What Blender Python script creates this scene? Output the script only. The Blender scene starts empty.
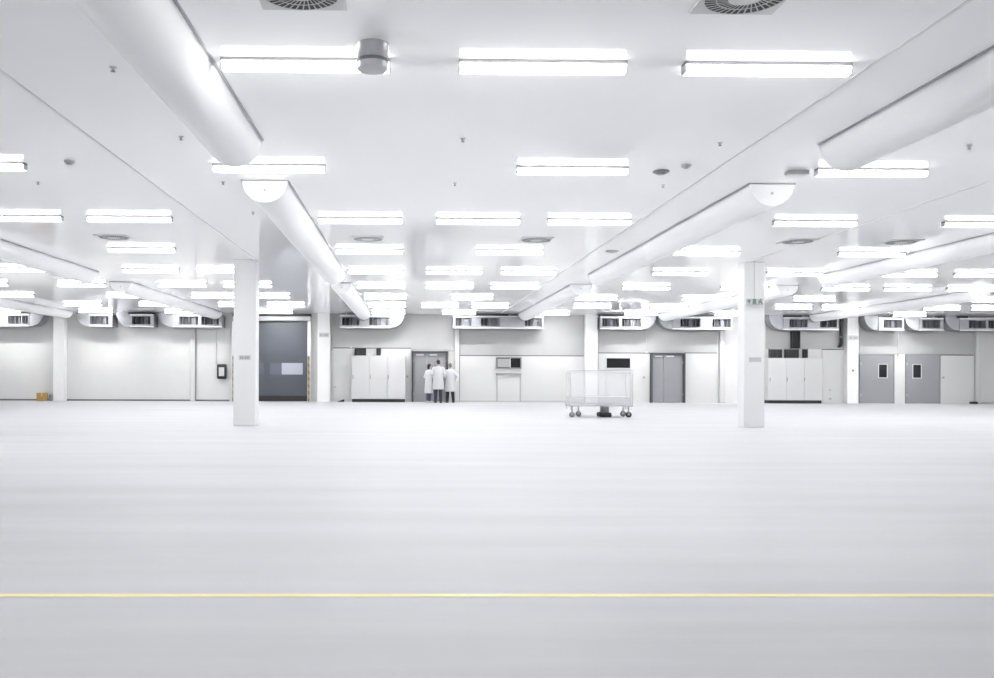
import bpy, bmesh, math, random
from mathutils import Vector, Matrix
random.seed(4)
SC = bpy.context.scene
COL = SC.collection
PI = math.pi

# ------------------------------------------------------------------ camera
EYE = 1.15            # eye height
CEIL = 3.67           # ceiling height
WALL = 37.7           # distance of the far wall
FPX, PPX, PPY = 900.0, 423.0, 374.45
YAW, ROLL = 0.015, 0.00375
FW = Vector((math.sin(YAW), math.cos(YAW), 0))
RT = Vector((math.cos(YAW), -math.sin(YAW), 0))
UP = Vector((0, 0, 1))
ORG = Vector((0, 0, EYE))
cr, sr = math.cos(ROLL), math.sin(ROLL)

def ray(px, py):
    dx, dy = px - PPX, py - PPY
    return FW + RT * ((dx * cr + dy * sr) / FPX) - UP * ((-dx * sr + dy * cr) / FPX)
def at(px, py, Y):                    # point of the photograph on the upright plane y = Y
    d = ray(px, py); return ORG + d * (Y / d.y)
def atz(px, py, Z):                   # point of the photograph on the level plane z = Z
    d = ray(px, py); return ORG + d * ((Z - EYE) / d.z)
def proj(p):
    v = Vector(p) - ORG
    d = v.dot(FW); x0 = v.dot(RT) / d * FPX; y0 = -v.z / d * FPX
    return PPX + x0 * cr - y0 * sr, PPY + x0 * sr + y0 * cr
def xat(px, Y, Z):                    # world x of an image column at depth Y and height Z
    x = (px - 410) * Y / FPX
    for _ in range(4):
        e = px - proj((x, Y, Z))[0]; x += e * Y / FPX
    return x

cam_d = bpy.data.cameras.new('camera'); cam = bpy.data.objects.new('camera', cam_d); COL.objects.link(cam)
r2 = RT * cr + UP * sr; u2 = UP * cr - RT * sr
M = Matrix.Identity(4)
for i in range(3):
    M[i][0] = r2[i]; M[i][1] = u2[i]; M[i][2] = -FW[i]; M[i][3] = ORG[i]
cam.matrix_world = M
cam_d.sensor_fit = 'HORIZONTAL'; cam_d.sensor_width = 36
cam_d.lens = 36 * FPX / 994
cam_d.shift_x = (497 - PPX) / 994; cam_d.shift_y = (PPY - 339) / 994
cam_d.clip_end = 300
SC.camera = cam

# ------------------------------------------------------------------ materials
def mat(name, col, rough=.5, metal=0, spec=.5, coat=0, noise=None, bump=None):
    m = bpy.data.materials.new(name); m.use_nodes = True
    nt = m.node_tree; b = nt.nodes['Principled BSDF']
    b.inputs['Base Color'].default_value = (*col, 1)
    b.inputs['Roughness'].default_value = rough
    b.inputs['Metallic'].default_value = metal
    b.inputs['Specular IOR Level'].default_value = spec
    b.inputs['Coat Weight'].default_value = coat
    if noise:                         # gentle variation: (scale xyz, amount)
        tc = nt.nodes.new('ShaderNodeTexCoord'); mp = nt.nodes.new('ShaderNodeMapping')
        mp.inputs['Scale'].default_value = noise[0]
        mp.inputs['Location'].default_value = (0, noise[2] if len(noise) > 2 else 0, 0)
        n = nt.nodes.new('ShaderNodeTexNoise'); n.inputs['Detail'].default_value = 4
        mr = nt.nodes.new('ShaderNodeMapRange')
        mr.inputs['From Min'].default_value = .3; mr.inputs['From Max'].default_value = .7
        mr.inputs['To Min'].default_value = 1 - noise[1]; mr.inputs['To Max'].default_value = 1
        mx = nt.nodes.new('ShaderNodeVectorMath'); mx.operation = 'SCALE'
        mx.inputs[0].default_value = col
        nt.links.new(tc.outputs['Object'], mp.inputs['Vector']); nt.links.new(mp.outputs[0], n.inputs['Vector'])
        nt.links.new(n.outputs['Fac'], mr.inputs['Value']); nt.links.new(mr.outputs[0], mx.inputs['Scale'])
        nt.links.new(mx.outputs[0], b.inputs['Base Color'])
    if bump:
        tc = nt.nodes.new('ShaderNodeTexCoord'); mp = nt.nodes.new('ShaderNodeMapping')
        mp.inputs['Scale'].default_value = bump[0]
        n = nt.nodes.new('ShaderNodeTexNoise'); n.inputs['Detail'].default_value = 3
        bp = nt.nodes.new('ShaderNodeBump'); bp.inputs['Strength'].default_value = bump[1]
        bp.inputs['Distance'].default_value = bump[2]
        nt.links.new(tc.outputs['Object'], mp.inputs['Vector']); nt.links.new(mp.outputs[0], n.inputs['Vector'])
        nt.links.new(n.outputs['Fac'], bp.inputs['Height']); nt.links.new(bp.outputs[0], b.inputs['Normal'])
    return m

LAMP = 9.0; ADDED_FILL = 5.0
M_ = {}
M_['floor'] = mat('epoxy_floor', (.63, .634, .652), .5, 0, .04, noise=((.04, .36, 1), .10, .7), bump=((.3, 3, 1), .06, .004))
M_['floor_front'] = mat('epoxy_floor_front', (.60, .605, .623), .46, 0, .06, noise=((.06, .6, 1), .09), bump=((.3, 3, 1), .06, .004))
M_['line'] = mat('yellow_marking', (.88, .77, .36), .4)
M_['ceiling'] = mat('glossy_ceiling', (.955, .956, .962), .07, 0, .4)
M_['wall'] = mat('wall_paint', (.60, .60, .595), .55, noise=((.4, .4, .4), .03))
M_['panel'] = mat('wall_panel', (.55, .55, .545), .4)
M_['shading'] = mat('upper_wall_shading', (.39, .39, .39), .5, noise=((.4, .4, .4), .05))  # shade high on the far wall, put into the colour
M_['groove'] = mat('panel_groove', (.13, .13, .13), .6)
M_['rail'] = mat('ceiling_rail', (.66, .665, .67), .45)
M_['base'] = mat('baseboard_dark', (.13, .13, .135), .5)
M_['base_light'] = mat('baseboard_grey', (.42, .42, .43), .5)
M_['column'] = mat('column_paint', (.77, .77, .772), .45)
M_['duct'] = mat('duct_white', (.885, .887, .895), .5, 0, .25)
M_['duct_rail'] = mat('duct_rail', (.34, .35, .37), .4)
M_['housing'] = mat('lamp_housing', (.22, .22, .23), .4)
M_['white'] = mat('white_enamel', (.54, .54, .545), .35)
M_['steel'] = mat('galvanised_sheet', (.34, .35, .375), .42, .4, noise=((3, 3, 3), .12))
M_['steel_dark'] = mat('grille_steel', (.17, .175, .195), .4, .3)
M_['dark'] = mat('dark_void', (.035, .036, .04), .6)
M_['black'] = mat('black_plastic', (.014, .0145, .016), .45)
M_['curtain'] = mat('grey_blue_curtain', (.065, .073, .09), .35, 0, .5, bump=((1, 1, 30), .1, .01))
M_['door'] = mat('grey_door', (.25, .256, .272), .38)
M_['frame'] = mat('dark_door_frame', (.055, .058, .063), .45)
M_['alu'] = mat('aluminium', (.66, .67, .69), .35, .5)
M_['glass_dark'] = mat('dark_glass', (.018, .018, .02), .08)
M_['pane_pale'] = mat('pale_vision_pane', (.38, .395, .46), .15)
M_['pane_dark'] = mat('tinted_vision_pane', (.13, .135, .165), .15)
M_['blind'] = mat('window_blind', (.36, .36, .355), .6)
M_['cardboard'] = mat('cardboard', (.42, .27, .09), .8, noise=((9, 9, 9), .25))
M_['tape'] = mat('packing_tape', (.55, .40, .18), .3)
M_['sign_green'] = mat('sign_green', (.15, .22, .19), .5)
M_['mark'] = mat('grey_marking', (.30, .30, .31), .6)
M_['mark_pale'] = mat('pale_marking', (.52, .52, .53), .6)
M_['can'] = mat('brushed_can', (.60, .62, .64), .4, .3, noise=((20, 20, 2), .15))
M_['skin'] = mat('skin', (.55, .36, .27), .55)
M_['coat'] = mat('lab_coat', (.60, .605, .625), .75, bump=((14, 14, 5), .3, .02))
M_['trousers_navy'] = mat('navy_trousers', (.035, .038, .065), .8)
M_['trousers_black'] = mat('black_trousers', (.02, .02, .022), .8)
M_['trousers_blue'] = mat('slate_trousers', (.06, .065, .10), .8)
M_['hair_dark'] = mat('dark_hair', (.03, .025, .022), .6)
M_['hair_grey'] = mat('grey_hair', (.20, .19, .18), .6)
M_['shoe'] = mat('dark_shoes', (.03, .03, .035), .5)
M_['shoe_pale'] = mat('pale_shoes', (.6, .6, .62), .5)
M_['grey'] = mat('mid_grey', (.20, .205, .22), .5)
M_['rubber'] = mat('rubber', (.025, .025, .027), .7)

m = bpy.data.materials.new('yellow_black_stripes'); m.use_nodes = True
nt = m.node_tree; b = nt.nodes['Principled BSDF']; b.inputs['Roughness'].default_value = .45
tc = nt.nodes.new('ShaderNodeTexCoord'); wv = nt.nodes.new('ShaderNodeTexWave')
wv.wave_type = 'BANDS'; wv.bands_direction = 'DIAGONAL'; wv.inputs['Scale'].default_value = 2.2
rp = nt.nodes.new('ShaderNodeValToRGB'); rp.color_ramp.interpolation = 'CONSTANT'
rp.color_ramp.elements[0].color = (.13, .11, .08, 1); rp.color_ramp.elements[1].color = (.33, .26, .11, 1)
rp.color_ramp.elements[1].position = .33
nt.links.new(tc.outputs['Object'], wv.inputs['Vector']); nt.links.new(wv.outputs['Fac'], rp.inputs['Fac'])
nt.links.new(rp.outputs['Color'], b.inputs['Base Color']); M_['stripes'] = m

m = bpy.data.materials.new('lamp_diffuser'); m.use_nodes = True
b = m.node_tree.nodes['Principled BSDF']; b.inputs['Base Color'].default_value = (.9, .9, .9, 1)
b.inputs['Emission Color'].default_value = (1, .995, .985, 1); b.inputs['Emission Strength'].default_value = LAMP
M_['lamp'] = m

m = bpy.data.materials.new('motion_blur_haze'); m.use_nodes = True
nt = m.node_tree; b = nt.nodes['Principled BSDF']; out = nt.nodes['Material Output']
b.inputs['Base Color'].default_value = (.84, .85, .86, 1); b.inputs['Roughness'].default_value = .3
tr = nt.nodes.new('ShaderNodeBsdfTransparent'); tl = nt.nodes.new('ShaderNodeBsdfTranslucent')
tl.inputs['Color'].default_value = (.86, .87, .88, 1)
mx = nt.nodes.new('ShaderNodeMixShader'); mx2 = nt.nodes.new('ShaderNodeMixShader')
mx.inputs[0].default_value = .4; mx2.inputs[0].default_value = .24
nt.links.new(b.outputs[0], mx.inputs[1]); nt.links.new(tl.outputs[0], mx.inputs[2])
nt.links.new(tr.outputs[0], mx2.inputs[1]); nt.links.new(mx.outputs[0], mx2.inputs[2])
nt.links.new(mx2.outputs[0], out.inputs['Surface']); M_['milky'] = m

# ------------------------------------------------------------------ mesh helpers
class MB:
    def __init__(s): s.v = []; s.f = []
    def add(s, vs, fs):
        n = len(s.v); s.v += [tuple(v) for v in vs]; s.f += [tuple(n + i for i in f) for f in fs]; return s
    def box(s, x0, x1, y0, y1, z0, z1):
        return s.add([(x0,y0,z0),(x1,y0,z0),(x1,y1,z0),(x0,y1,z0),(x0,y0,z1),(x1,y0,z1),(x1,y1,z1),(x0,y1,z1)],
                     [(0,3,2,1),(4,5,6,7),(0,1,5,4),(1,2,6,5),(2,3,7,6),(3,0,4,7)])
    def cbox(s, c, d): return s.box(c[0]-d[0]/2,c[0]+d[0]/2,c[1]-d[1]/2,c[1]+d[1]/2,c[2]-d[2]/2,c[2]+d[2]/2)
    def ring_loft(s, rings, cap=True, closed=True):
        n = len(rings[0]); vs = [p for r in rings for p in r]; fs = []
        for i in range(len(rings)-1):
            for j in range(n if closed else n-1):
                k = (j+1) % n
                fs.append((i*n+j, i*n+k, (i+1)*n+k, (i+1)*n+j))
        if cap:
            fs.append(tuple(reversed(range(n)))); fs.append(tuple((len(rings)-1)*n+j for j in range(n)))
        return s.add(vs, fs)
    def lathe(s, prof, c=(0,0,0), n=24, cap=True):          # prof: (r, z) list
        return s.ring_loft([[(c[0]+r*math.cos(2*PI*j/n), c[1]+r*math.sin(2*PI*j/n), c[2]+z) for j in range(n)] for r, z in prof], cap=cap)
    def prism_y(s, poly, y0, y1):                 # poly in (x, z)
        return s.ring_loft([[(x, y0, z) for x, z in poly], [(x, y1, z) for x, z in poly]])
    def tube(s, pts, rad, n=12):
        pts = [Vector(p) for p in pts]; rings = []
        if not hasattr(rad, '__len__'): rad = [rad]*len(pts)
        for i, p in enumerate(pts):
            t = (pts[min(i+1, len(pts)-1)] - pts[max(i-1, 0)]).normalized()
            a = t.cross(Vector((0, 1, 0)) if abs(t.y) < .9 else Vector((1, 0, 0))).normalized(); bb = t.cross(a)
            rings.append([p + (a*math.cos(2*PI*j/n) + bb*math.sin(2*PI*j/n))*rad[i] for j in range(n)])
        return s.ring_loft(rings)
    def ball(s, c, r, n=14, m=9):
        rx, ry, rz = r if hasattr(r, '__len__') else (r, r, r)
        rings = []
        for i in range(m+1):
            a = -PI/2 + PI*i/m; q = max(math.cos(a), .02)
            rings.append([(c[0]+rx*q*math.cos(2*PI*j/n), c[1]+ry*q*math.sin(2*PI*j/n), c[2]+rz*math.sin(a)) for j in range(n)])
        return s.ring_loft(rings)
    def limb(s, pts, rad):                        # tapered chain with round joints
        for i in range(len(pts)-1):
            s.tube([pts[i], pts[i+1]], [rad[i], rad[i+1]])
        for p, r in zip(pts, rad): s.ball(p, r)
        return s
    def build(s, name, m, parent=None, loc=None, bevel=0, smooth=False, remesh=0):
        me = bpy.data.meshes.new(name); me.from_pydata(s.v, [], s.f); me.validate()
        bm = bmesh.new(); bm.from_mesh(me); bmesh.ops.recalc_face_normals(bm, faces=bm.faces)
        if smooth:
            for f in bm.faces: f.smooth = True
        bm.to_mesh(me); bm.free()
        me.materials.append(M_[m] if isinstance(m, str) else m)
        o = bpy.data.objects.new(name, me); COL.objects.link(o)
        if parent: o.parent = parent
        if loc: o.location = loc
        if bevel:
            d = o.modifiers.new('bevel', 'BEVEL'); d.width = bevel; d.segments = 2; d.limit_method = 'ANGLE'
        if remesh:
            d = o.modifiers.new('remesh', 'REMESH'); d.mode = 'VOXEL'; d.voxel_size = remesh; d.use_smooth_shade = True
            d = o.modifiers.new('smooth', 'SMOOTH'); d.factor = .5; d.iterations = 4
        return o

def tag(o, label=None, cat=None, group=None, kind=None):
    if label: o['label'] = label
    if cat: o['category'] = cat
    if group: o['group'] = group
    if kind: o['kind'] = kind
    return o
def thing(name, label, cat, loc=(0,0,0), rz=0, group=None, kind=None):
    o = bpy.data.objects.new(name, None); COL.objects.link(o); o.empty_display_size = .1
    o.location = loc; o.rotation_euler = (0, 0, rz)
    return tag(o, label, cat, group, kind)
def dup(root, loc, rz=0, label=None, group=None):
    r = root.copy(); COL.objects.link(r); r.location = loc; r.rotation_euler = (0, 0, rz)
    if label: r['label'] = label
    if group: r['group'] = group
    for ch in list(root.children):
        c = ch.copy(); COL.objects.link(c); c.parent = r
        for g in list(ch.children):
            d = g.copy(); COL.objects.link(d); d.parent = c
    return r
def struct(mb, name, m, label, cat, **k):
    return tag(mb.build(name, m, **k), label, cat, kind='structure')
ORD = ['first','second','third','fourth','fifth','sixth','seventh','eighth','ninth','tenth','eleventh','twelfth']
def W(px, py, Y=WALL):                            # (x, z) on the far wall
    p = at(px, py, Y); return p.x, p.z

# ------------------------------------------------------------------ shell
XL, XR, YB = -20.0, 28.0, -8.0
yl = 0
yline = atz(430, 597.0, 0).y
struct(MB().box(XL, XR, yline, WALL+.3, -.2, 0), 'floor', 'floor', 'pale glossy epoxy hall floor beyond the yellow line', 'floor')
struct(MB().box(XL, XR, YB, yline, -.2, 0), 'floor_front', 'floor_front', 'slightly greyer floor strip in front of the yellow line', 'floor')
struct(MB().box(XL-.3, XR+.3, YB-.3, WALL+.3, CEIL, CEIL+.2), 'ceiling', 'ceiling', 'white mirror-glossy flat hall ceiling', 'ceiling')
struct(MB().box(XL-.3, XR+.3, WALL, WALL+.3, 0, CEIL), 'wall_back', 'wall', 'pale grey far wall of the hall', 'wall')
struct(MB().box(XL-.3, XL, YB-.3, WALL, 0, CEIL), 'wall_left', 'wall', 'white side wall left of the photo', 'wall')
struct(MB().box(XR, XR+.3, YB-.3, WALL, 0, CEIL), 'wall_right', 'wall', 'white side wall right of the photo', 'wall')
struct(MB().box(XL, XR, YB-.3, YB, 0, CEIL), 'wall_front', 'wall', 'white wall behind the camera', 'wall')
tag(MB().box(XL+.5, XR-.5, yline-.0, yline+.06, 0, .002).build('floor_line', 'line'),
    'thin yellow marking line running across the glossy floor', 'floor marking')

# ceiling rails
tn = 1
for X, y0, y1, lab in ((-3.42, -6, 19.9, 'thin grey ceiling rail running to the left white column'),
                       (3.74, -6, 37.0, 'thin grey ceiling rail left of the right duct'),
                       (7.5, -6, 19.9, 'thin grey ceiling rail running to the right white column')):
    struct(MB().box(X-.016, X+.016, y0, y1, CEIL-.005, CEIL), 'trim_%d' % tn, 'rail', lab, 'ceiling rail'); tn += 1

# lower wall panels with a dark groove above each
for x0, x1, yt, lab in ((333, 411, 348.5, 'white lower wall panel behind the left switch cabinet'),
                        (460, 583.5, 356, 'white lower wall panel below the half covered window'),
                        (598.5, 649.5, 353.5, 'white lower wall panel around the dark window'),
                        (684.5, 717, 353.5, 'white lower wall panel right of the grey middle door'),
                        (822, 843.5, 350, 'white lower wall panel right of the right switch cabinet'),
                        (939.8, 973.5, 355.5, 'white lower wall panel right of the rightmost door')):
    xa, zt = W(x0, yt); xb, _ = W(x1, yt)
    o = struct(MB().box(xa, xb, WALL-.05, WALL, 0.0, zt), 'trim_%d' % tn, 'panel', lab, 'wall panel'); tn += 1
    MB().box(xa, xb, WALL-.035, WALL, zt, zt+.045).build('groove', 'groove', o)
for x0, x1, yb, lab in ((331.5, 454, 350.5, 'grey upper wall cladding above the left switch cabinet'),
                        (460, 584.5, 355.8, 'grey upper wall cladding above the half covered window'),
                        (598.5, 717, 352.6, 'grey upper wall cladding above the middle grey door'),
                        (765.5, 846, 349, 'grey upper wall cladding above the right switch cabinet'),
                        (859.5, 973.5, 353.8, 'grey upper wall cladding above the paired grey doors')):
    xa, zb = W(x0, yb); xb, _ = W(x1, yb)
    struct(MB().box(xa, xb, WALL-.02, WALL, zb, CEIL), 'trim_%d' % tn, 'shading', lab, 'wall cladding'); tn += 1  # thin grey sheets added to darken the upper wall
def baseb(n, x0, x1, m, lab, off=0):
    xa = W(x0, 400)[0]; xb = W(x1, 400)[0]
    struct(MB().box(xa, xb, WALL-.02-off, WALL-off, 0, .07), n, m, lab, 'baseboard')
baseb('baseboard_left', -60, 229.5, 'base', 'dark baseboard along the plain left part of the far wall')
baseb('baseboard_middle', 460.5, 583, 'base_light', 'grey baseboard below the half covered window', .05)
baseb('baseboard_right', 979.5, 1040, 'base_light', 'grey baseboard at the right end of the far wall')

# ------------------------------------------------------------------ columns
def plate(parent, px, py, Y, wpx, mname, origin):
    x, z = W(px, py, Y); s = Y/FPX; w = wpx*s
    p = MB().cbox((x, Y-.004, z), (w*1.25, .008, 4.6*s)).build('number_plate', 'white', parent, loc=(-Vector(origin)))
    mb = MB()
    for k, (a, hw) in enumerate(((-.42, .07), (-.25, .07), (-.06, .05), (.1, .07), (.27, .07), (.42, .05))):
        mb.cbox((x+a*w, Y-.0095, z), (hw*2*w*.8, .003, 2.4*s if k != 2 else .8*s))
    mb.build('lettering', mname, p)
def column(x0, x1, Y, depth, label, plates=(), group=None):
    xa, xb = x0, x1; xc = (xa+xb)/2; o = (xc, Y+depth/2, 0)
    c = thing('column', label, 'column', o, group=group, kind='thing')
    MB().box(xa-xc, xb-xc, -depth/2, depth/2, 0, CEIL).build('shaft', 'column', c, bevel=.012)
    for q in plates: plate(c, q[0], q[1], Y, q[2], q[3], o)
    return c, o
column(xat(233.3, 19.9, 1), xat(255.8, 19.9, 1), 19.9, .4, 'large white square column standing in the open hall, left one',
       [(244.8, 357.6, 9.5, 'mark')], 'free-standing white columns')
column(xat(744, 19.9, 1), xat(764.5, 19.9, 1), 19.9, .4, 'large white square column standing in the open hall, right one',
       [(755, 359.6, 10, 'mark_pale')], 'free-standing white columns')
YC = WALL-.34
column(xat(53, YC, 1), xat(64, YC, 1), YC, .339, 'white wall column right of the brown cardboard box', (), 'white columns along the far wall')
column(xat(317.4, YC, 1), xat(329.6, YC, 1), YC, .339, 'white wall column right of the roll-up door', [(324, 335, 8, 'mark')], 'white columns along the far wall')
column(xat(585.5, YC, 1), xat(597.4, YC, 1), YC, .339, 'white wall column left of the dark window', (), 'white columns along the far wall')
c, o = column(xat(847.3, YC, 1), xat(858.3, YC, 1), YC, .339, 'white wall column left of the paired grey doors', [(853.5, 337.8, 8.5, 'mark')], 'white columns along the far wall')
x, z = W(853, 370.5, YC)
MB().lathe([(.045, 0), (.045, .03), (.03, .045)], n=16).build('push_button', 'mark', c, loc=(x-o[0], -.17, z)).rotation_euler = (PI/2, 0, 0)

# slim posts
def post(px, lab, w=4.6):
    xa, _ = W(px-w/2, 380); xb, _ = W(px+w/2, 380); xc = (xa+xb)/2; h = xb-xa
    t = thing('steel_post', lab, 'post', (xc, WALL-.09, 0), group='slim white posts on the far wall')
    MB().box(-h/2, h/2, -.07, .07, 0.01, 3.05).build('post', 'panel', t, bevel=.02)
    MB().box(-h/2-.02, h/2+.02, -.08, .07, 0, .012).build('base_plate', 'steel', t)
    MB().box(h/2, h/2+.03, .03, .07, .02, 3.05).build('cover_strip', 'grey', t)
post(193.3, 'slim white steel post left of the black framed wall box')
post(456.8, 'slim white steel post right of the three people')
post(721, 'slim white steel post behind the right column')
post(976.5, 'slim white steel post at the right edge of the photo')

# ------------------------------------------------------------------ roll-up door
xa, zt = W(236, 321); xb, _ = W(308, 321); zw0 = W(300, 374.5)[1]; zw1 = W(300, 363)[1]
d = thing('door_1', 'large grey-blue roll-up door with window strip behind left column', 'door', ((xa+xb)/2, WALL, 0), kind='structure')
xc = (xa+xb)/2; hw = (xb-xa)/2
zb = .24
cur = MB().box(-hw, hw, -.10, -.04, zb, zw0).box(-hw, hw, -.10, -.04, zw1, zt)
def dx(px): return W(px, 370)[0]-xc
cur.box(-hw, dx(259), -.10, -.04, zw0, zw1).box(dx(264.3), dx(270.5), -.10, -.04, zw0, zw1).box(dx(303), hw, -.10, -.04, zw0, zw1)
cur = cur.build('curtain', 'curtain', d)
MB().box(dx(259), dx(264.3), -.085, -.06, zw0, zw1).build('vision_pane', 'pane_dark', cur)
MB().box(dx(270.5), dx(282), -.085, -.06, zw0, zw1).build('vision_pane', 'pane_dark', cur)
MB().box(dx(282), dx(303), -.085, -.06, zw0, zw1).build('vision_pane', 'pane_pale', cur)['label'] = 'pale see-through pane'
MB().box(-hw, hw, -.12, -.03, 0.01, zb).build('bottom_bar', 'black', d, bevel=.01)
zh = W(300, 317)[1]
MB().box(-hw-.1, hw+.15, -.42, -.01, zt, zh).build('header_box', 'white', d, bevel=.02)
MB().box(-hw-.1, hw+.15, -.2, -.01, zh, CEIL-.02).build('header_gap', 'black', d)
for s, lab in ((-1, 0), (1, 0)):
    g = MB().box(s*hw-.0 if s > 0 else -hw-.14, hw+.14 if s > 0 else -hw, -.2, -.01, 0, zt).build('guide_post', 'alu', d, bevel=.01)
    MB().box(s*(hw+.02) if s > 0 else -hw-.10, hw+.10 if s > 0 else -hw-.02, -.215, -.2, .0, W(310, 356)[1]).build('warning_stripe', 'stripes', g)

# ------------------------------------------------------------------ hinged doors
def hinged(n, x0, x1, yt, label, split=None, win=None, handle=None, framed=True):
    xa, zt = W(x0, yt); xb, _ = W(x1, yt); xc = (xa+xb)/2; hw = (xb-xa)/2
    d = thing('door_%d' % n, label, 'door', (xc, WALL, 0), kind='structure')
    fw = .075 if framed else .03; fp = .20 if framed else .085
    MB().box(-hw, -hw+fw, -fp, -.001, 0, zt).box(hw-fw, hw, -fp, -.001, 0, zt).box(-hw+fw, hw-fw, -fp, -.001, zt-fw, zt).build('frame', 'frame' if framed else 'door', d)
    edges = [-hw+fw] + ([W(split, 380)[0]-xc] if split else []) + [hw-fw]
    for i in range(len(edges)-1):
        a, b2 = edges[i]+.004, edges[i+1]-.004; z0, z1 = .012, zt-fw-.004
        mb = MB()
        if win:
            wx0, wz1 = W(win[0], win[1]); wx1, wz0 = W(win[2], win[3]); wx0 -= xc; wx1 -= xc
            mb.box(a, wx0, -.07, -.02, z0, z1).box(wx1, b2, -.07, -.02, z0, z1).box(wx0, wx1, -.07, -.02, z0, wz0).box(wx0, wx1, -.07, -.02, wz1, z1)
            lf = mb.build('leaf', 'door', d)
            MB().box(wx0-.03, wx1+.03, -.082, -.07, wz0-.03, wz0).box(wx0-.03, wx1+.03, -.082, -.07, wz1, wz1+.03).box(wx0-.03, wx0, -.082, -.07, wz0, wz1).box(wx1, wx1+.03, -.082, -.07, wz0, wz1).build('window_frame', 'alu', lf)
            MB().box(wx0, wx1, -.06, -.04, wz0, wz1).build('window_pane', 'glass_dark', lf)
        else:
            lf = mb.box(a, b2, -.07, -.02, z0, z1).build('leaf', 'door', d, bevel=.004)
        if handle and handle[0] == i:
            hx, hz = W(handle[1], handle[2]); hx -= xc
            MB().cbox((hx, -.076, hz), (.03, .012, .1)).tube([(hx, -.08, hz+.03), (hx, -.13, hz+.03), (hx+handle[3]*.12, -.13, hz+.03)], .011, 8).build('handle', 'mark', lf)
        for hz in (.35, zt-.4):
            e = a if i == 0 else b2
            MB().tube([(e, -.078, hz-.05), (e, -.078, hz+.05)], .012, 8).build('hinge', 'alu', lf)
        if framed:
            MB().box(a+.1, a+.42, -.115, -.07, z1-.1, z1-.04).build('door_closer', 'alu', lf)
hinged(2, 411.8, 448.2, 351.2, 'dark framed grey double door behind the three people', 427, handle=(0, 424.5, 381, -1))
hinged(3, 649.8, 684.2, 352.8, 'dark framed grey double door right of the dark window', 663, handle=(1, 665, 381, 1))
hinged(4, 859.2, 893.6, 354.2, 'left grey door of the pair with small black windows', None, (878, 364.5, 886, 377.5), (0, 873.5, 382, 1), False)
hinged(5, 905.2, 939.6, 354.2, 'right grey door of the pair with small black windows', None, (912.2, 364.8, 920, 377.8), (0, 925, 382, -1), False)

# ------------------------------------------------------------------ windows with cupboard front below
def window(n, x0, y0, x1, y1, lab, blind=None):
    Yw = WALL-.05
    xa, zt = W(x0, y0, Yw); xb, zb = W(x1, y1, Yw); xc = (xa+xb)/2; hw = (xb-xa)/2
    w = thing('window_%d' % n, lab, 'window', (xc, Yw, 0), kind='structure')
    f = .05
    fm = 'grey' if blind else 'white'
    MB().box(-hw-f, hw+f, -.05, 0, zt, zt+f).box(-hw-f, hw+f, -.05, 0, zb-f, zb).box(-hw-f, -hw, -.05, 0, zb, zt).box(hw, hw+f, -.05, 0, zb, zt).build('window_frame', fm, w)
    MB().box(-hw, hw, -.012, -.002, zb, zt).build('window_pane', 'glass_dark', w)
    if blind:
        bx = W(blind, 362, Yw)[0]-xc
        bl = MB().box(-hw+.02, bx, -.02, -.013, zb+.02, zt-.02).build('blind', 'blind', w); bl['label'] = 'pale lowered blind'
        MB().box(bx-.03, bx, -.035, -.02, zb, zt).build('mullion', 'alu', w)
    zs = W(x0, 372, Yw)[1]
    MB().box(-hw-.03, hw+.06, -.12, 0, zs-.09, zs-.03).build('sill', 'blind', w, bevel=.008)
    MB().box(-hw-.02, hw+.02, -.025, 0, .05, zs-.09).build('lower_panel', 'panel', w)
    for s in (-1, 1): MB().box(s*hw-.03, s*hw+.03, -.03, 0, .03, zs-.09).build('panel_strip', 'blind', w)
window(1, 497, 358.2, 520.3, 367.6, 'window half covered by a pale blind above a grey sill', 510.5)
window(2, 606.5, 358.2, 630, 368, 'plain dark glazed window above a grey sill')

# ------------------------------------------------------------------ switch cabinets
def cabinet(x0, x1, yt, label, hx, hy):
    Yf = WALL-.55
    xa, zt = W(x0, yt, Yf); xb, _ = W(x1, yt, Yf); xc = (xa+xb)/2; hw = (xb-xa)/2; zp = .13
    c = thing('switch_cabinet', label, 'cabinet', (xc, Yf, 0), group='white switch cabinets')
    MB().box(-hw, hw, .03, .49, zp, zt).build('body', 'white', c, bevel=.008)
    MB().box(-hw+.02, hw-.02, .04, .47, 0, zp).build('plinth', 'black', c)
    for i in range(3):
        a = -hw+2*hw*i/3+.004; b2 = -hw+2*hw*(i+1)/3-.004
        dr = MB().box(a, b2, 0, .028, zp+.01, zt-.01).build('door', 'white', c, bevel=.005)
        hxw, hz = W(hx[i], hy, Yf)
        MB().cbox((hxw-xc, -.008, hz), (.04, .016, .17)).cbox((hxw-xc, -.028, hz+.03), (.028, .03, .1)).build('handle', 'mark', dr, bevel=.006)
    return c
cabinet(351.6, 405.6, 355.5, 'white three-door switch cabinet left of the three people', (353.2, 370.3, 388.2), 377)
cabinet(768.5, 822.5, 358, 'white three-door switch cabinet right of the right column', (770, 787.2, 804.5), 379.5)
def cablebox(x0, y0, x1, y1, lab, Yf=WALL-.3, dep=.22, m='black'):
    xa, zt = W(x0, y0, Yf); xb, zb = W(x1, y1, Yf); xc = (xa+xb)/2; hw = (xb-xa)/2
    t = thing('cable_box', lab, 'cable box', (xc, Yf, zb))
    h = zt-zb
    MB().box(-hw, hw, 0, dep, 0, h).build('housing', m, t, bevel=.01)
    mb = MB(); n = max(1, int(hw*2/.12))
    for k in range(n):
        x = -hw+2*hw*(k+.5)/n
        mb.tube([(x, -.012, h*.15), (x, -.02, h*.5), (x, -.012, h*.9)], .018, 8)
    mb.build('cable', 'rubber', t)
    MB().box(-hw-.01, hw+.01, -.004, dep, h-.02, h).build('cover', 'grey', t)
    return t
zc1 = 355.9; zc2 = 358.4
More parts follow.
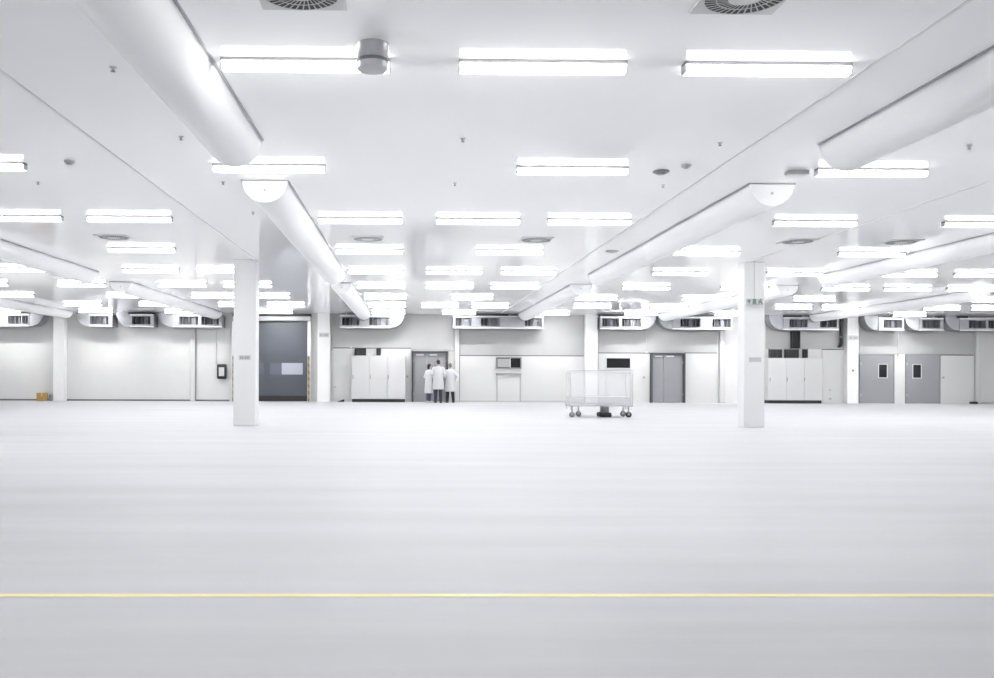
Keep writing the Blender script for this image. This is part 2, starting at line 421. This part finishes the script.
cablebox(354.5, 347.5, 366, zc1-.4, 'wide black cable box on top of the left switch cabinet')
cablebox(376.3, 347.5, 380.5, zc1-.4, 'narrow black cable box on top of the left switch cabinet')
cablebox(770.5, 349, 782.5, zc2-.5, 'leftmost black cable box on top of the right switch cabinet')
cablebox(786.5, 349, 799, zc2-.5, 'middle black cable box on top of the right switch cabinet')
cablebox(804.5, 349, 808, zc2-.5, 'narrow black cable box on top of the right switch cabinet')
# cable riser
xa, zt = W(792.5, 331.2, WALL-.2); xb, zb = W(800, 348.3, WALL-.2)
t = thing('cable_tray', 'vertical black cable tray above the right switch cabinet', 'cable tray', ((xa+xb)/2, WALL-.1, zb)); hw = (xb-xa)/2
MB().box(-hw, hw, .05, .098, .0, zt-zb).build('back_plate', 'black', t)
for s in (-1, 1): MB().box(s*hw-.015, s*hw+.015, -.1, .098, 0, zt-zb).build('side_rail', 'black', t)
mb = MB()
for k in range(5): mb.tube([(-hw*.7+hw*.35*k, 0, .0), (-hw*.7+hw*.35*k, -.02, (zt-zb)/2), (-hw*.7+hw*.35*k, 0, zt-zb)], .025, 8)
mb.build('cable', 'rubber', t)
xa, zt = W(842.3, 318, WALL-.3); _, zb = W(842.3, 346.5, WALL-.3)
t = thing('insulated_pipe', 'black insulated pipe beside the wall column right of the cabinet', 'pipe', (xa, WALL-.2, zb))
MB().tube([(0, .19, 0), (0, .06, .06), (0, 0, .16), (.0, 0, .6), (.0, 0, zt-zb-.15), (0, 0, zt-zb)], .065, 12).build('pipe', 'black', t, smooth=True)
MB().tube([(0, 0, .38), (0, 0, .42)], .072, 12).build('clamp', 'grey', t)
# wall conduits
def conduit(pts, lab, r=.02, m='mark_pale'):
    P = [at(x, y, WALL-.045) for x, y in pts]; o = P[0]
    t = thing('wall_conduit', lab, 'conduit', o)
    MB().tube([p-o for p in P], r, 8).build('tube', m, t)
    MB().cbox((P[-1]-o)+Vector((0, .02, 0)), (.08, .05, .08)).build('junction_box', 'mark_pale', t)
conduit([(332, 347), (351, 347)], 'short horizontal grey conduit left of the left switch cabinet')
conduit([(216.3, 330), (216.3, 362.5)], 'thin vertical conduit above the black framed wall box', .014)
conduit([(809, 348.3), (842, 348.3)], 'horizontal grey conduit right of the right switch cabinet')
conduit([(898.3, 330), (898.3, 355)], 'thin vertical conduit above the gap between paired doors', .012)
conduit([(646.5, 330.5), (646.5, 352)], 'thin vertical conduit left above the grey middle door', .010)

# wall devices
x, z = W(222.2, 371.5)
t = thing('wall_box', 'black framed wall box with white face left of the roll-up door', 'control box', (x, WALL, z))
MB().cbox((0, -.07, 0), (.4, .138, .62)).build('casing', 'black', t, bevel=.05)
MB().cbox((0, -.145, -.01), (.22, .012, .36)).build('face', 'white', t, bevel=.008)
MB().cbox((0, -.155, .1), (.1, .01, .05)).build('label_strip', 'mark_pale', t)
def switch(px, py, lab, w=.09, off=.051, name='light_switch', m='mark'):
    x, z = W(px, py)
    t = thing(name, lab, 'switch' if name == 'light_switch' else 'socket', (x, WALL-off, z))
    MB().cbox((0, -.012, 0), (w, .024, w)).build('plate', 'mark_pale', t, bevel=.004)
    MB().cbox((0, -.028, 0), (w*.6, .008, w*.6)).build('rocker', m, t, bevel=.003)
switch(643.6, 377.3, 'small grey switch on the wall left of the middle door', .13)
switch(942.4, 377.5, 'small grey switch right of the rightmost door', .13)
switch(407.3, 376.5, 'dark switch on the wall between cabinet and double door', .14)
switch(335.3, 386.8, 'small socket beside the column left of the left cabinet', .09, name='wall_socket')
switch(829.5, 390, 'upper small socket right of the right switch cabinet', .08, name='wall_socket')
switch(829.5, 398.7, 'lower dark socket right of the right switch cabinet', .11, name='wall_socket')
x, _ = W(970, 402)
t = thing('floor_box', 'low dark box on the floor by the rightmost slim post', 'box', (x, WALL-.25, 0))
MB().cbox((0, 0, .045), (.26, .18, .09)).build('body', 'black', t, bevel=.01); MB().cbox((0, 0, .096), (.2, .12, .012)).build('lid', 'grey', t)
x, _ = W(341, 401)
t = thing('door_wedge', 'small dark wedge on the floor left of the left switch cabinet', 'wedge', (x, WALL-.3, 0))
MB().prism_y([(-.16, 0), (.16, 0), (.16, .1), (.1, .1)], -.05, .05).build('wedge', 'black', t)

# cardboard box and a dark block added to stand for its shaded side
p = atz(42.5, 401.0, 0); s = 24.2
t = thing('cardboard_box', 'small brown cardboard box on the floor at the left edge', 'box', (p.x, 37.2, 0), .25)
MB().box(-.2, .2, -.16, .16, 0, .33).build('carton', 'cardboard', t, bevel=.004)
MB().box(-.2, -.0, -.161, .161, .33, .336).build('flap', 'cardboard', t); MB().box(.003, .2, -.161, .161, .33, .336).build('flap', 'cardboard', t)
MB().box(-.03, .03, -.164, .164, .2, .338).build('tape', 'tape', t)
t = thing('shade_block', 'small dark block added as shade right of the cardboard box', 'shade block', (p.x+.31, 37.32, 0))
MB().box(-.065, .065, -.1, .1, 0, .25).build('body', 'grey', t, bevel=.02); MB().tube([(-.05, 0, .25), (-.05, 0, .29), (.05, 0, .29), (.05, 0, .25)], .01, 8).build('handle', 'black', t)

# ------------------------------------------------------------------ supply air boxes under the ceiling at the far wall
YU = WALL-.68
def airbox(x0, x1, grilles, rnd, lab, tray=None):
    xa, zb = W(x0, 328.6+.0033*(0), YU); xb, _ = W(x1, 328.6, YU); xc = (xa+xb)/2; hw = (xb-xa)/2
    zb = EYE + (374.45-328.0)/FPX*YU; H = CEIL-.004-zb; s = YU/FPX
    t = thing('supply_air_box', lab, 'air duct', (xc, YU, zb), group='sheet metal air boxes along the far wall')
    R = min(H*.98, .56); top = .50          # flat box height
    xl, xr = -hw, hw
    mb = MB()
    if rnd == 'l':
        el = [(xl, H)] + [(xl+R-R*math.cos(a), R-R*math.sin(a)) for a in [PI/2*k/10 for k in range(11)]] + [(xl+R+.02, 0), (xl+R+.02, H)]
        xl += R+.02
    if rnd == 'r':
        el = [(xr, H)] + [(xr-R+R*math.cos(a), R-R*math.sin(a)) for a in [PI/2*k/10 for k in range(11)]] + [(xr-R-.02, 0), (xr-R-.02, H)]
        xr -= R+.02
    if rnd: MB().prism_y(el, .04, .62).build('elbow', 'steel', t)
    # casing with openings
    g = sorted((W(a, 321, YU)[0]-xc, W(b2, 321, YU)[0]-xc) for a, b2 in grilles)
    g = [(max(a, xl+.03), min(b2, xr-.03)) for a, b2 in g]
    z0, z1 = .10, .43
    mb.box(xl, xr, .0, .66, 0, z0).box(xl, xr, .0, .66, z1, top)
    e = xl
    for a, b2 in g: mb.box(e, a, 0, .66, z0, z1); e = b2
    mb.box(e, xr, 0, .66, z0, z1).box(xl, xr, .4, .66, z0, z1)
    mb.build('casing', 'steel', t)
    for a, b2 in g:
        f = MB().box(a, b2, .30, .39, z0, z1).build('grille', 'steel_dark', t)
        n = 3
        for k in range(n):
            xx = a+(b2-a)*(k+.6)/n
            MB().add([(xx-.04, .10, z0), (xx+.0, .28, z0), (xx+.012, .28, z0), (xx-.028, .10, z0), (xx-.04, .10, z1), (xx+.0, .28, z1), (xx+.012, .28, z1), (xx-.028, .10, z1)],
                   [(0,3,2,1),(4,5,6,7),(0,1,5,4),(1,2,6,5),(2,3,7,6),(3,0,4,7)]).build('damper_blade', 'steel_dark', f)
        MB().box(a, a+(b2-a)*.38, .26, .298, z0, z1).build('dark_opening', 'dark', f)
    MB().box(xl-.01, xr+.01, -.02, 0, -.015, .035).box(xl-.01, xr+.01, -.02, 0, top-.035, top+.01).build('flange', 'alu', t)
    for xx in (xl+.25, xr-.25):
        if xr-xl > .6: MB().tube([(xx, .3, top), (xx, .3, H)], .015, 8).build('hanger_rod', 'alu', t)
    if tray:
        a, b2 = W(tray[0], 313, YU)[0]-xc, W(tray[1], 313, YU)[0]-xc
        MB().box(a, b2, -.0, .5, top+.012, H-.01).build('top_tray', 'dark', t)
    return t
airbox(-14, 43, [(8, 21), (22, 30)], 'r', 'metal air box with rounded right end at the left edge', (20, 30))
airbox(75, 112.5, [(90, 108.5)], 'l', 'single grille metal air box just right of leftmost wall column')
airbox(116, 153.5, [(132, 150.5)], 'l', 'single grille metal air box with dark tray, second rounded left end', (128, 151))
airbox(158.5, 222, [(179, 198.5), (201.5, 219)], 'l', 'two grille metal air box left of the roll-up door')
airbox(340, 404.5, [(342, 359.5), (369, 390)], 'r', 'two grille metal air box above the left switch cabinet')
airbox(453, 543.5, [(455.5, 472), (481, 499.5), (525, 542)], None, 'long three grille metal air box above the half covered window', (477, 508.5))
airbox(600.5, 656.5, [(602.5, 619), (622, 641)], 'r', 'two grille metal air box above the plain dark window', (602, 624))
airbox(658.5, 732, [(680.5, 700), (712.5, 731)], 'l', 'two grille metal air box above the middle grey door')
airbox(769.5, 838.5, [(789.5, 807.5), (820, 837)], 'l', 'two grille metal air box above the right switch cabinet', (785, 802))
airbox(865, 904, [(884, 902.5)], 'l', 'single grille metal air box above the left of paired doors')
airbox(905.5, 943.5, [(922.5, 940.5)], 'l', 'single grille metal air box above the right of paired doors')
airbox(946, 1030, [(969, 986), (988.5, 1012)], 'l', 'metal air box with rounded left end at the right edge', (957, 968))

# ------------------------------------------------------------------ half-round ceiling ducts
RD = .29
def duct(X, y0, y1, lab):
    L = y1-y0
    t = thing('air_duct', lab, 'air duct', (X, y0, CEIL), group='white half-round ceiling ducts')
    n = 20
    prof = [(RD*math.cos(PI+PI*k/n), RD*.97*math.sin(PI+PI*k/n)-.012) for k in range(n+1)]
    b = MB().ring_loft([[(x, .02, z) for x, z in prof], [(x, L-.02, z) for x, z in prof]], cap=False, closed=True).build('duct_body', 'duct', t, smooth=True)
    for ya, yb in ((0, .02), (L-.02, L)):
        q = [(x*1.01, z) for x, z in prof]
        e = MB().prism_y(q, ya, yb).build('end_cap', 'duct', t)
        if ya == 0: MB().lathe([(.018, 0), (.018, .008), (.012, .012)], n=12).build('rivet', 'mark_pale', e, loc=(0, 0, -.13)).rotation_euler = (PI/2, 0, 0)
    for s in (-1, 1):
        MB().box(min(s*RD, s*(RD+.022)), max(s*RD, s*(RD+.022)), .0, L, -.014, -.001).build('mounting_rail', 'duct_rail', t)
S1, S2, S3 = (-4.0, 9.72), (11.72, 22.4), (24.85, 36.85)
duct(-14.0, *S3, 'white half-round ceiling duct segment far left beside the leftmost column')
duct(-8.0, *S2, 'white half-round ceiling duct segment at the left edge, nearer one')
duct(-7.95, *S3, 'white half-round ceiling duct ending above the two grille box left of roll-up door')
duct(-1.89, *S1, 'big white half-round duct at the top left, nearest segment')
duct(-1.89, *S2, 'white half-round duct segment starting right behind the left column top')
duct(-1.89, *S3, 'white half-round duct segment ending above the left switch cabinet')
duct(4.74, *S1, 'big white half-round duct at the top right, nearest segment')
duct(4.74, *S2, 'white half-round duct segment running behind the right column top')
duct(4.74, *S3, 'white half-round duct segment ending above the half covered window')
duct(10.5, *S2, 'white half-round duct segment at the right edge, nearer one')
duct(10.5, *S3, 'white half-round duct segment ending above the middle grey door')
duct(16.76, 26.2, 36.85, 'white half-round duct segment at the far right above paired doors')

# ------------------------------------------------------------------ strip lights
def make_lamp():
    t = thing('strip_light', 'x', 'lamp', (0, 0, CEIL), group='glowing strip lights on the ceiling')
    MB().box(-.675, .675, -.054, .054, -.027, 0).build('housing', 'housing', t)
    prof = [(-.053, -.027), (.053, -.027), (.053, -.072), (.043, -.088), (-.043, -.088), (-.053, -.072)]
    MB().ring_loft([[(-.665, y, z) for y, z in prof], [(.665, y, z) for y, z in prof]]).build('diffuser', 'lamp', t)
    for s in (-1, 1):
        MB().ring_loft([[(s*.665, y*1.02, z*1.005) for y, z in prof], [(s*.677, y*1.02, z*1.005) for y, z in prof]]).build('end_cap', 'white', t)
    return t
ROWS = [
 [306, 542.5, 766.5],
 [-31, 269.5, 572, 871],
 [20, 130, 360.5, 478, 589, 814.5, 984],
 [142, 369.5, 509.5, 706, 871],
 [28, 151, 225, 376, 454, 528.5, 680, 794, 909, 981],
 [-16, 82, 182.5, 248, 381, 449.5, 514.5, 646, 744, 845, 907, 970],
 [13, 128, 213, 269, 385.5, 472, 596, 702.5, 814, 992],
 [83, 158, 237, 286, 387, 440, 490, 592, 668.5, 793, 840, 941, 989],
 [4, 96, 182, 276, 388.5, 459, 552.5, 641, 731, 909],
]
proto = None
ZL = CEIL-.045
used = []
for r, row in enumerate(ROWS):
    Y = 7.23+3.64*r
    for i, px in enumerate(row):
        X = xat(px, Y, ZL)
        if len(row) - 1 == i and i > 2: pos = 'last on the right'
        elif i == 0: pos = 'first from left'
        else: pos = ORD[i]+' from left'
        lab = 'glowing white strip light, %s in the %s ceiling row from the front' % (pos, ORD[r] if r < 8 else 'farthest')
        if proto is None: proto = make_lamp(); o = proto; o.location = (X, Y, CEIL); o['label'] = lab
        else: o = dup(proto, (X, Y, CEIL), 0, lab)
        used.append((X, Y))
for px, rr in [(q, 8) for q in ROWS[8]]+[(q, 7) for q in (668.5, 793, 840, 941, 989)]:  # extra area lights added beside rear fixtures to brighten the far wall
    Y = 7.23+3.64*rr
    ad = bpy.data.lights.new('added_wall_fill', 'AREA'); ad.shape = 'RECTANGLE'; ad.size = 1.2; ad.size_y = .06; ad.energy = ADDED_FILL if rr == 8 else ADDED_FILL*0.75; ad.spread = math.radians(110)
    ao = bpy.data.objects.new('added_wall_fill', ad); COL.objects.link(ao)
    ao.location = (xat(px, Y, ZL), Y+.075, CEIL-.085)
    ao.rotation_euler = (math.atan2(1.3, 2.1) if rr == 8 else math.atan2(4.9, 2.2), 0, 0)
for k in range(-2, 8):
    Y = 7.23+3.64*k
    X = -18.3
    while X < 27:
        a = proj((X-.7, Y, ZL)) if Y > .5 else (0, -999); b = proj((X+.7, Y, ZL)) if Y > .5 else (0, -999)
        if k < 0 and abs(X) > 6: X += 3.7; continue
        if (a[1] < -20) or b[0] < -25 or a[0] > 1020:
            if all(abs(X-u)+abs(Y-v) > 1.6 for u, v in used) and not any(abs(X-q) < 1.0 for q in (-14, -8, -1.89, 4.74, 10.5, 16.76)):
                dup(proto, (X, Y, CEIL), 0, 'glowing white strip light on the ceiling outside the photo', 'strip lights outside the photo')
        X += 3.7

# ------------------------------------------------------------------ ceiling diffusers
def make_swirl():
    t = thing('ceiling_diffuser', 'x', 'vent', (0, 0, CEIL), group='square swirl vents in the ceiling')
    MB().box(-.29, .29, -.29, .29, -.016, 0).build('panel', 'white', t, bevel=.004)
    MB().lathe([(.272, -.016), (.272, -.021), (.10, -.021)], n=48).build('slot_ring', 'dark', t)
    n = 36; mb = MB()
    for k in range(n):
        a = 2*PI*k/n; w = .0050; tw = .22
        p = [(.108, a-w/.11*.55), (.272, a+tw-w/.27), (.272, a+tw+w/.27), (.108, a+w/.11*.55)]
        q = [(r*math.cos(b), r*math.sin(b)) for r, b in p]
        mb.add([(x, y, -.0211) for x, y in q]+[(x, y, -.0225) for x, y in q], [(0,1,2,3),(7,6,5,4),(0,4,5,1),(1,5,6,2),(2,6,7,3),(3,7,4,0)])
    for r0, r1 in ((.262, .272), (.182, .189)):
        mb.lathe([(r0, -.0211), (r0, -.024), (r1, -.024), (r1, -.0211)], n=48, cap=False)
    mb.build('swirl_blades', 'white', t)
    MB().lathe([(.112, -.0211), (.112, -.026), (.03, -.029)], n=32).build('hub', 'white', t)
    return t
sw = make_swirl()
sw.location = (xat(300, 5.92, CEIL), 5.92, CEIL); sw['label'] = 'square swirl vent at the top edge, left one'
X2 = xat(746, 5.92, CEIL)
dup(sw, (X2, 5.92, CEIL), 0, 'square swirl vent at the top edge, right one')
for px, lab in ((114, 'distant square ceiling vent right of the left edge lights'), (368, 'distant square ceiling vent beside the left half-round duct'),
                (536, 'distant square ceiling vent in the middle of the ceiling'), (798, 'distant square ceiling vent right of the right column'),
                (901, 'distant square ceiling vent near the right edge')):
    dup(sw, (xat(px, 16.7, CEIL), 16.7, CEIL), 0, lab)

# ceiling can
p = atz(372, 39, CEIL)
t = thing('ceiling_downlight', 'grey metal cylinder hanging under the ceiling before the left front strip light', 'downlight', (p.x, 6.88, CEIL))
MB().lathe([(.121, 0), (.123, -.006), (.12, -.012), (.118, -.12)], n=40).build('can', 'can', t, smooth=True)
MB().lathe([(.119, -.12), (.122, -.124), (.122, -.142), (.118, -.146)], n=40).build('band', 'grey', t)
MB().lathe([(.118, -.146), (.117, -.19), (.112, -.195), (.1, -.195)], n=40).build('lower_ring', 'can', t)
MB().lathe([(.112, -.185), (.112, -.1965), (.03, -.199)], n=40).build('bottom_lens', 'white', t)

# sprinklers, detectors
sp = thing('sprinkler', 'x', 'sprinkler', (0, 0, CEIL), group='small sprinkler heads in the ceiling')
MB().lathe([(.03, 0), (.03, -.004), (.012, -.008), (.010, -.024)], n=14).build('rosette', 'mark_pale', sp)
MB().lathe([(.008, -.024), (.008, -.032), (.02, -.034), (.02, -.037)], n=14).build('deflector', 'mark', sp)
first = True
for px, py, lab in ((113, 69, 'small sprinkler left of the top left duct'), (181, 138, 'small sprinkler beside the far end of the top left duct'),
                    (38, 183, 'small sprinkler near the left edge below the faint round detector'), (223, 183, 'small sprinkler just below the second row light over left column'),
                    (463, 140, 'small sprinkler between first and second row, middle of ceiling'), (455, 184, 'small sprinkler left below the middle second row light'),
                    (720, 144, 'small sprinkler left of the faint right ceiling rail'), (663, 186, 'small sprinkler below the dark ceiling speaker'),
                    (969, 147, 'small sprinkler near the right edge'), (253, 213, 'small sprinkler above the left column')):
    q = atz(px, py, CEIL-.015)
    if first: sp.location = (q.x, q.y, CEIL); sp['label'] = lab; first = False
    else: dup(sp, (q.x, q.y, CEIL), 0, lab)
def disc(px, py, lab, r, m, name='smoke_detector', cat='detector'):
    q = atz(px, py, CEIL); t = thing(name, lab, cat, (q.x, q.y, CEIL))
    MB().lathe([(r, 0), (r, -.018), (r*.7, -.036)], n=24).build('base', m, t); MB().lathe([(r*.5, -.036), (r*.45, -.046)], n=20).build('sensor', m, t)
disc(661, 171, 'dark round ceiling speaker right of the middle second row light', .1, 'mark', 'ceiling_speaker', 'speaker')
disc(69.5, 161, 'faint pale round smoke detector near the left edge', .06, 'mark_pale')
disc(686, 165, 'faint pale round smoke detector right of the dark speaker', .06, 'mark_pale')
disc(612, 251, 'grey round detector beside the right half-round duct', .12, 'mark_pale')
q = atz(797, 171, CEIL)
t = thing('junction_box', 'flat grey box on the ceiling left of the right second row light', 'box', (q.x, q.y, CEIL))
MB().box(-.13, .13, -.06, .06, -.045, 0).build('body', 'mark_pale', t, bevel=.006); MB().box(-.12, .12, -.05, .05, -.05, -.045).build('lid', 'white', t)

# exit sign on its rod
YE = 19.72
xs = xat(754.3, YE, 3); zs0 = W(754, 304.8, YE)[1]; zs1 = W(754, 298.6, YE)[1]
t = thing('exit_sign', 'small hanging exit sign with green pictograms before the right column', 'sign', (xs, YE, CEIL))
MB().tube([(0, 0, 0), (0, 0, zs1-CEIL)], .011, 10).build('rod', 'mark_pale', t)
MB().lathe([(.05, 0), (.045, -.02), (.012, -.03)], n=16).build('canopy', 'mark_pale', t)
pn = MB().box(-.19, .19, -.02, .02, zs0-CEIL, zs1-CEIL).build('panel', 'white', t, bevel=.004)
zc = (zs0+zs1)/2-CEIL; h = (zs1-zs0)
mb = MB(); yf0, yf1 = -.024, -.0205
mb.prism_y([(-.165, zc+h*.32), (-.075, zc+h*.32), (-.12, zc-h*.36)], yf0, yf1)          # arrow
mb.box(-.045, .035, yf0, yf1, zc-h*.42, zc+h*.42)                                          # door symbol
mb.tube([(.085, -.022, zc-h*.4), (.115, -.022, zc), (.12, -.022, zc+h*.2)], .012, 6)       # running figure
mb.tube([(.115, -.022, zc), (.15, -.022, zc-h*.15), (.165, -.022, zc-h*.42)], .012, 6)
mb.tube([(.075, -.022, zc+h*.08), (.12, -.022, zc+h*.18), (.16, -.022, zc+h*.02)], .010, 6)
mb.ball((.135, -.022, zc+h*.36), (.017, .004, .017))
mb.build('pictogram', 'sign_green', pn)

# ------------------------------------------------------------------ trolley
p = atz(600, 417.6, 0); YT = p.y
xa = xat(570, YT, .8); xb = xat(633, YT, .8); xc = (xa+xb)/2; hw = (xb-xa)/2; dp = .35
ztop = W(600, 370.3, YT)[1]; zbot = W(600, 404.5, YT)[1]
t = thing('service_trolley', 'pale trolley inside added see-through motion-blur shell on dark casters', 'trolley', (xc, YT+dp, 0))
fr = MB()
for sx in (-1, 1):
    for sy in (-1, 1): fr.tube([(sx*(hw-.03), sy*(dp-.03), .2), (sx*(hw-.03), sy*(dp-.03), ztop-.02)], .012, 8)
    fr.tube([(sx*(hw-.03), -dp+.03, ztop-.03), (sx*(hw-.03), dp-.03, ztop-.03)], .012, 8)
for sy in (-1, 1): fr.tube([(-hw+.03, sy*(dp-.03), ztop-.03), (hw-.03, sy*(dp-.03), ztop-.03)], .012, 8)
fr.build('frame', 'white', t)
MB().box(-hw+.02, hw-.02, -dp+.02, dp-.02, zbot-.04, zbot).build('deck', 'alu', t, bevel=.01)
for z in (zbot+.2,): MB().box(-hw+.04, hw-.04, -dp+.04, dp-.04, z, z+.015).build('shelf', 'white', t)
cv = MB()
cv.box(-hw, hw, -dp-.004, -dp, zbot-.06, ztop).box(-hw, hw, dp, dp+.004, zbot-.06, ztop).box(-hw-.004, -hw, -dp, dp, zbot-.06, ztop).box(hw, hw+.004, -dp, dp, zbot-.06, ztop).box(-hw, hw, -dp, dp, ztop, ztop+.004)
cv.build('blur_shell', 'milky', t)  # see-through shell added to imitate the motion blur of a moving trolley
def caster(cx, cy, r, m, legm):
    c = MB().tube([(cx, cy, zbot-.04), (cx, cy, r*1.7)], .022, 10).box(cx-.03, cx+.03, cy-.035, cy+.035, r*1.5, r*1.8).box(cx-.035, cx+.035, cy-.032, cy-.024, r*.8, r*1.6).box(cx-.035, cx+.035, cy+.024, cy+.032, r*.8, r*1.6).build('caster', legm, t)
    w = MB().lathe([(r*.55, -.02), (r, -.016), (r, .016), (r*.55, .02)], n=24).build('wheel', m, c, loc=(cx, cy, r)); w.rotation_euler = (PI/2, 0, 0)
caster(-hw+.07, -dp+.07, .075, 'grey', 'mark'); caster(hw-.1, -dp+.07, .08, 'rubber', 'mark')
caster(-hw+.35, dp-.07, .075, 'grey', 'mark_pale'); caster(hw-.12, dp-.07, .08, 'grey', 'mark_pale')
bx = xat(607, YT, .2)-xc
MB().box(bx-.09, bx+.09, -.2, .12, .12, zbot-.04).build('pump_column', 'grey', t, bevel=.02)
MB().box(bx-.17, bx+.15, -.28, .2, .012, .13).build('pump_foot', 'rubber', t, bevel=.03)

# ------------------------------------------------------------------ people
def person(name_lab, px, py, H, yaw, arms, trousers, hair, shoe, stance=.1, coat_z=.54, lean=0, head_turn=0, hairlen=0):
    p = at(px, 380, py); k = H/1.78
    t = thing('person', name_lab, 'person', (p.x, p.y, 0), yaw, group='people in white coats')
    t.scale = (k, k, k)
    ht = head_turn
    def hp(x, y, z): return (x*math.cos(ht)-y*math.sin(ht), x*math.sin(ht)+y*math.cos(ht)+lean*.6, z)
    L = lean
    b = MB()
    b.limb([(0, 0, .93), (0, 0, 1.08), (0, .01+L*.4, 1.28), (0, L*.5, 1.42)], [.125, .115, .125, .08])
    b.limb([(-.085, 0, .93), (.085, 0, .93)], [.095, .095])
    b.limb([(0, L*.5, 1.44), (0, L*.6+.01, 1.56)], [.06, .055])
    b.ball((0, L*.6+.015, 1.665), (.074, .092, .112), 20, 14)
    b.ball(hp(0, .06, 1.60), (.045, .045, .045)); b.ball(hp(0, .108, 1.645), (.013, .018, .02)); b.ball(hp(0, .1, 1.665), (.01, .012, .03))
    for s in (-1, 1):
        b.ball(hp(s*.076, .0, 1.655), (.012, .022, .032)); b.ball(hp(s*.03, .088, 1.672), (.013, .01, .009))
    b.ball(hp(0, .096, 1.605), (.024, .01, .008))
    hands = []
    for s in (-1, 1):
        e, w, hd = arms[s]
        sh = Vector((s*.185, L*.5, 1.42)); e = Vector(e); w = Vector(w); hd = Vector(hd)
        b.limb([(s*.07, L*.5, 1.40), tuple(sh-Vector((s*.012, 0, .03))), tuple(e), tuple(w)], [.06, .05, .042, .03])
        d = (hd-w).normalized(); q = d.cross(Vector((0, 1, 0)) if abs(d.y) < .8 else Vector((0, 0, 1))).normalized(); nrm = d.cross(q)
        palm = w+d*.085
        for a in (-.028, -.009, .01, .028): b.limb([w+d*.02+q*a*.5, palm+q*a], [.017, .013])
        for j, a in enumerate((-.028, -.009, .01, .028)):
            ln = (.07, .082, .078, .06)[j]
            b.limb([palm+q*a, palm+q*a*1.15+d*ln*.5+nrm*.01, palm+q*a*1.2+d*ln*.85+nrm*.03], [.0095, .009, .0075])
        b.limb([w+d*.025-q*.02, w+d*.06-q*.05+nrm*.012, w+d*.09-q*.055+nrm*.025], [.014, .011, .009])
        st = s*stance
        b.limb([(s*.09, 0, .90), ((s*.09+st)/2, .015, .50), (st, -.01, .09)], [.09, .06, .042])
        b.limb([(st, -.03, .05), (st+s*.02, .14, .035)], [.042, .03])
    b.build('body', 'skin', t, remesh=.007)
    c = MB(); n = 24
    rings = []
    for z, rx, ry in ((coat_z, .225, .165), (coat_z+.1, .222, .165), (.85, .205, .158), (.98, .193, .15), (1.1, .182, .14), (1.25, .198, .145), (1.36, .205, .135), (1.43, .19, .11), (1.475, .13, .085), (1.515, .075, .07)):
        f = max(0, (z-.93))/.6
        rings.append([(rx*1.08*(1+.025*math.cos(5*a)*(1 if z < .9 else 0))*math.cos(a), ry*math.sin(a)+L*.55*min(1, f), z) for a in [2*PI*j/n for j in range(n)]])
    c.ring_loft(rings)
    for s in (-1, 1):
        e, w, hd = [Vector(q) for q in arms[s]]
        c.limb([(s*.175, L*.5, 1.405), tuple(e), tuple(e+(w-e)*.93)], [.088, .068, .052])
    c.ball((0, L*.58-.0, 1.50), (.078, .075, .03))
    co = c.build('lab_coat', 'coat', t, remesh=.011)
    MB().cbox((0, -.158+L*.1, 1.03), (.2, .012, .045)).build('back_belt', 'coat', co)
    tr = MB()
    tr.limb([(-.075, 0, .90), (.075, 0, .90)], [.112, .112])
    for s in (-1, 1):
        st = s*stance
        tr.limb([(s*.088, 0, .88), ((s*.09+st)/2, .012, .50), (st, -.012, .1)], [.105, .078, .066])
    tr.build('trousers', trousers, t, remesh=.012)
    for s in (-1, 1):
        st = s*stance
        MB().ball((st+s*.008, .05, .042), (.05, .14, .042)).ball((st, -.04, .05), (.045, .06, .05)).box(st-.04, st+.05, -.08, .17, .0, .02).build('shoe', shoe, t, remesh=.008)
    h = MB().ball(hp(0, -.012, 1.69), (.083, .098, .103), 20, 14)
    if hairlen: h.ball(hp(0, -.05, 1.62), (.07, .055, .1))
    else: h.ball(hp(0, -.045, 1.64), (.064, .05, .06))
    h = h.build('hair', hair, t, remesh=.008)
down = {s: ((s*.25, -.02, 1.16), (s*.26, .05, .92), (s*.26, .09, .8)) for s in (-1, 1)}
fold = {s: ((s*.27, -.01, 1.18), (s*.16, .2, 1.12), (s*.03, .24, 1.13)) for s in (-1, 1)}
pocket = dict(fold); pocket[1] = ((.31, -.1, 1.18), (.235, .0, .98), (.19, .07, .93))
person('person in a knee-length white coat, shortest and leftmost of the three', 428.8, 36.85, 1.58, -.9, fold, 'trousers_blue', 'hair_dark', 'shoe_pale', .06, .43, .06, 0, 1)
person('person in white coat seen from behind, tallest, middle of the three', 438.2, 36.3, 1.75, -.1, fold, 'trousers_navy', 'hair_dark', 'shoe', .11, .56, .07, .2)
person('person in white coat with hand at the hip, rightmost of the three', 450.3, 36.8, 1.62, .25, pocket, 'trousers_black', 'hair_grey', 'shoe', .14, .5, .06, .3)

# ------------------------------------------------------------------ world and view
w = bpy.data.worlds.new('world'); SC.world = w; w.use_nodes = True
w.node_tree.nodes['Background'].inputs[0].default_value = (.9, .95, 1, 1)
w.node_tree.nodes['Background'].inputs[1].default_value = .3
vs = SC.view_settings
vs.view_transform = 'Standard'; vs.look = 'None'; vs.gamma = 1; vs.use_curve_mapping = False
vs.exposure = 1.93
cy = SC.cycles
cy.max_bounces = 14; cy.diffuse_bounces = 10; cy.glossy_bounces = 6; cy.transparent_max_bounces = 12
cy.use_denoising = True; cy.sample_clamp_direct = 2.2; cy.sample_clamp_indirect = 6; cy.caustics_reflective = False; cy.caustics_refractive = False
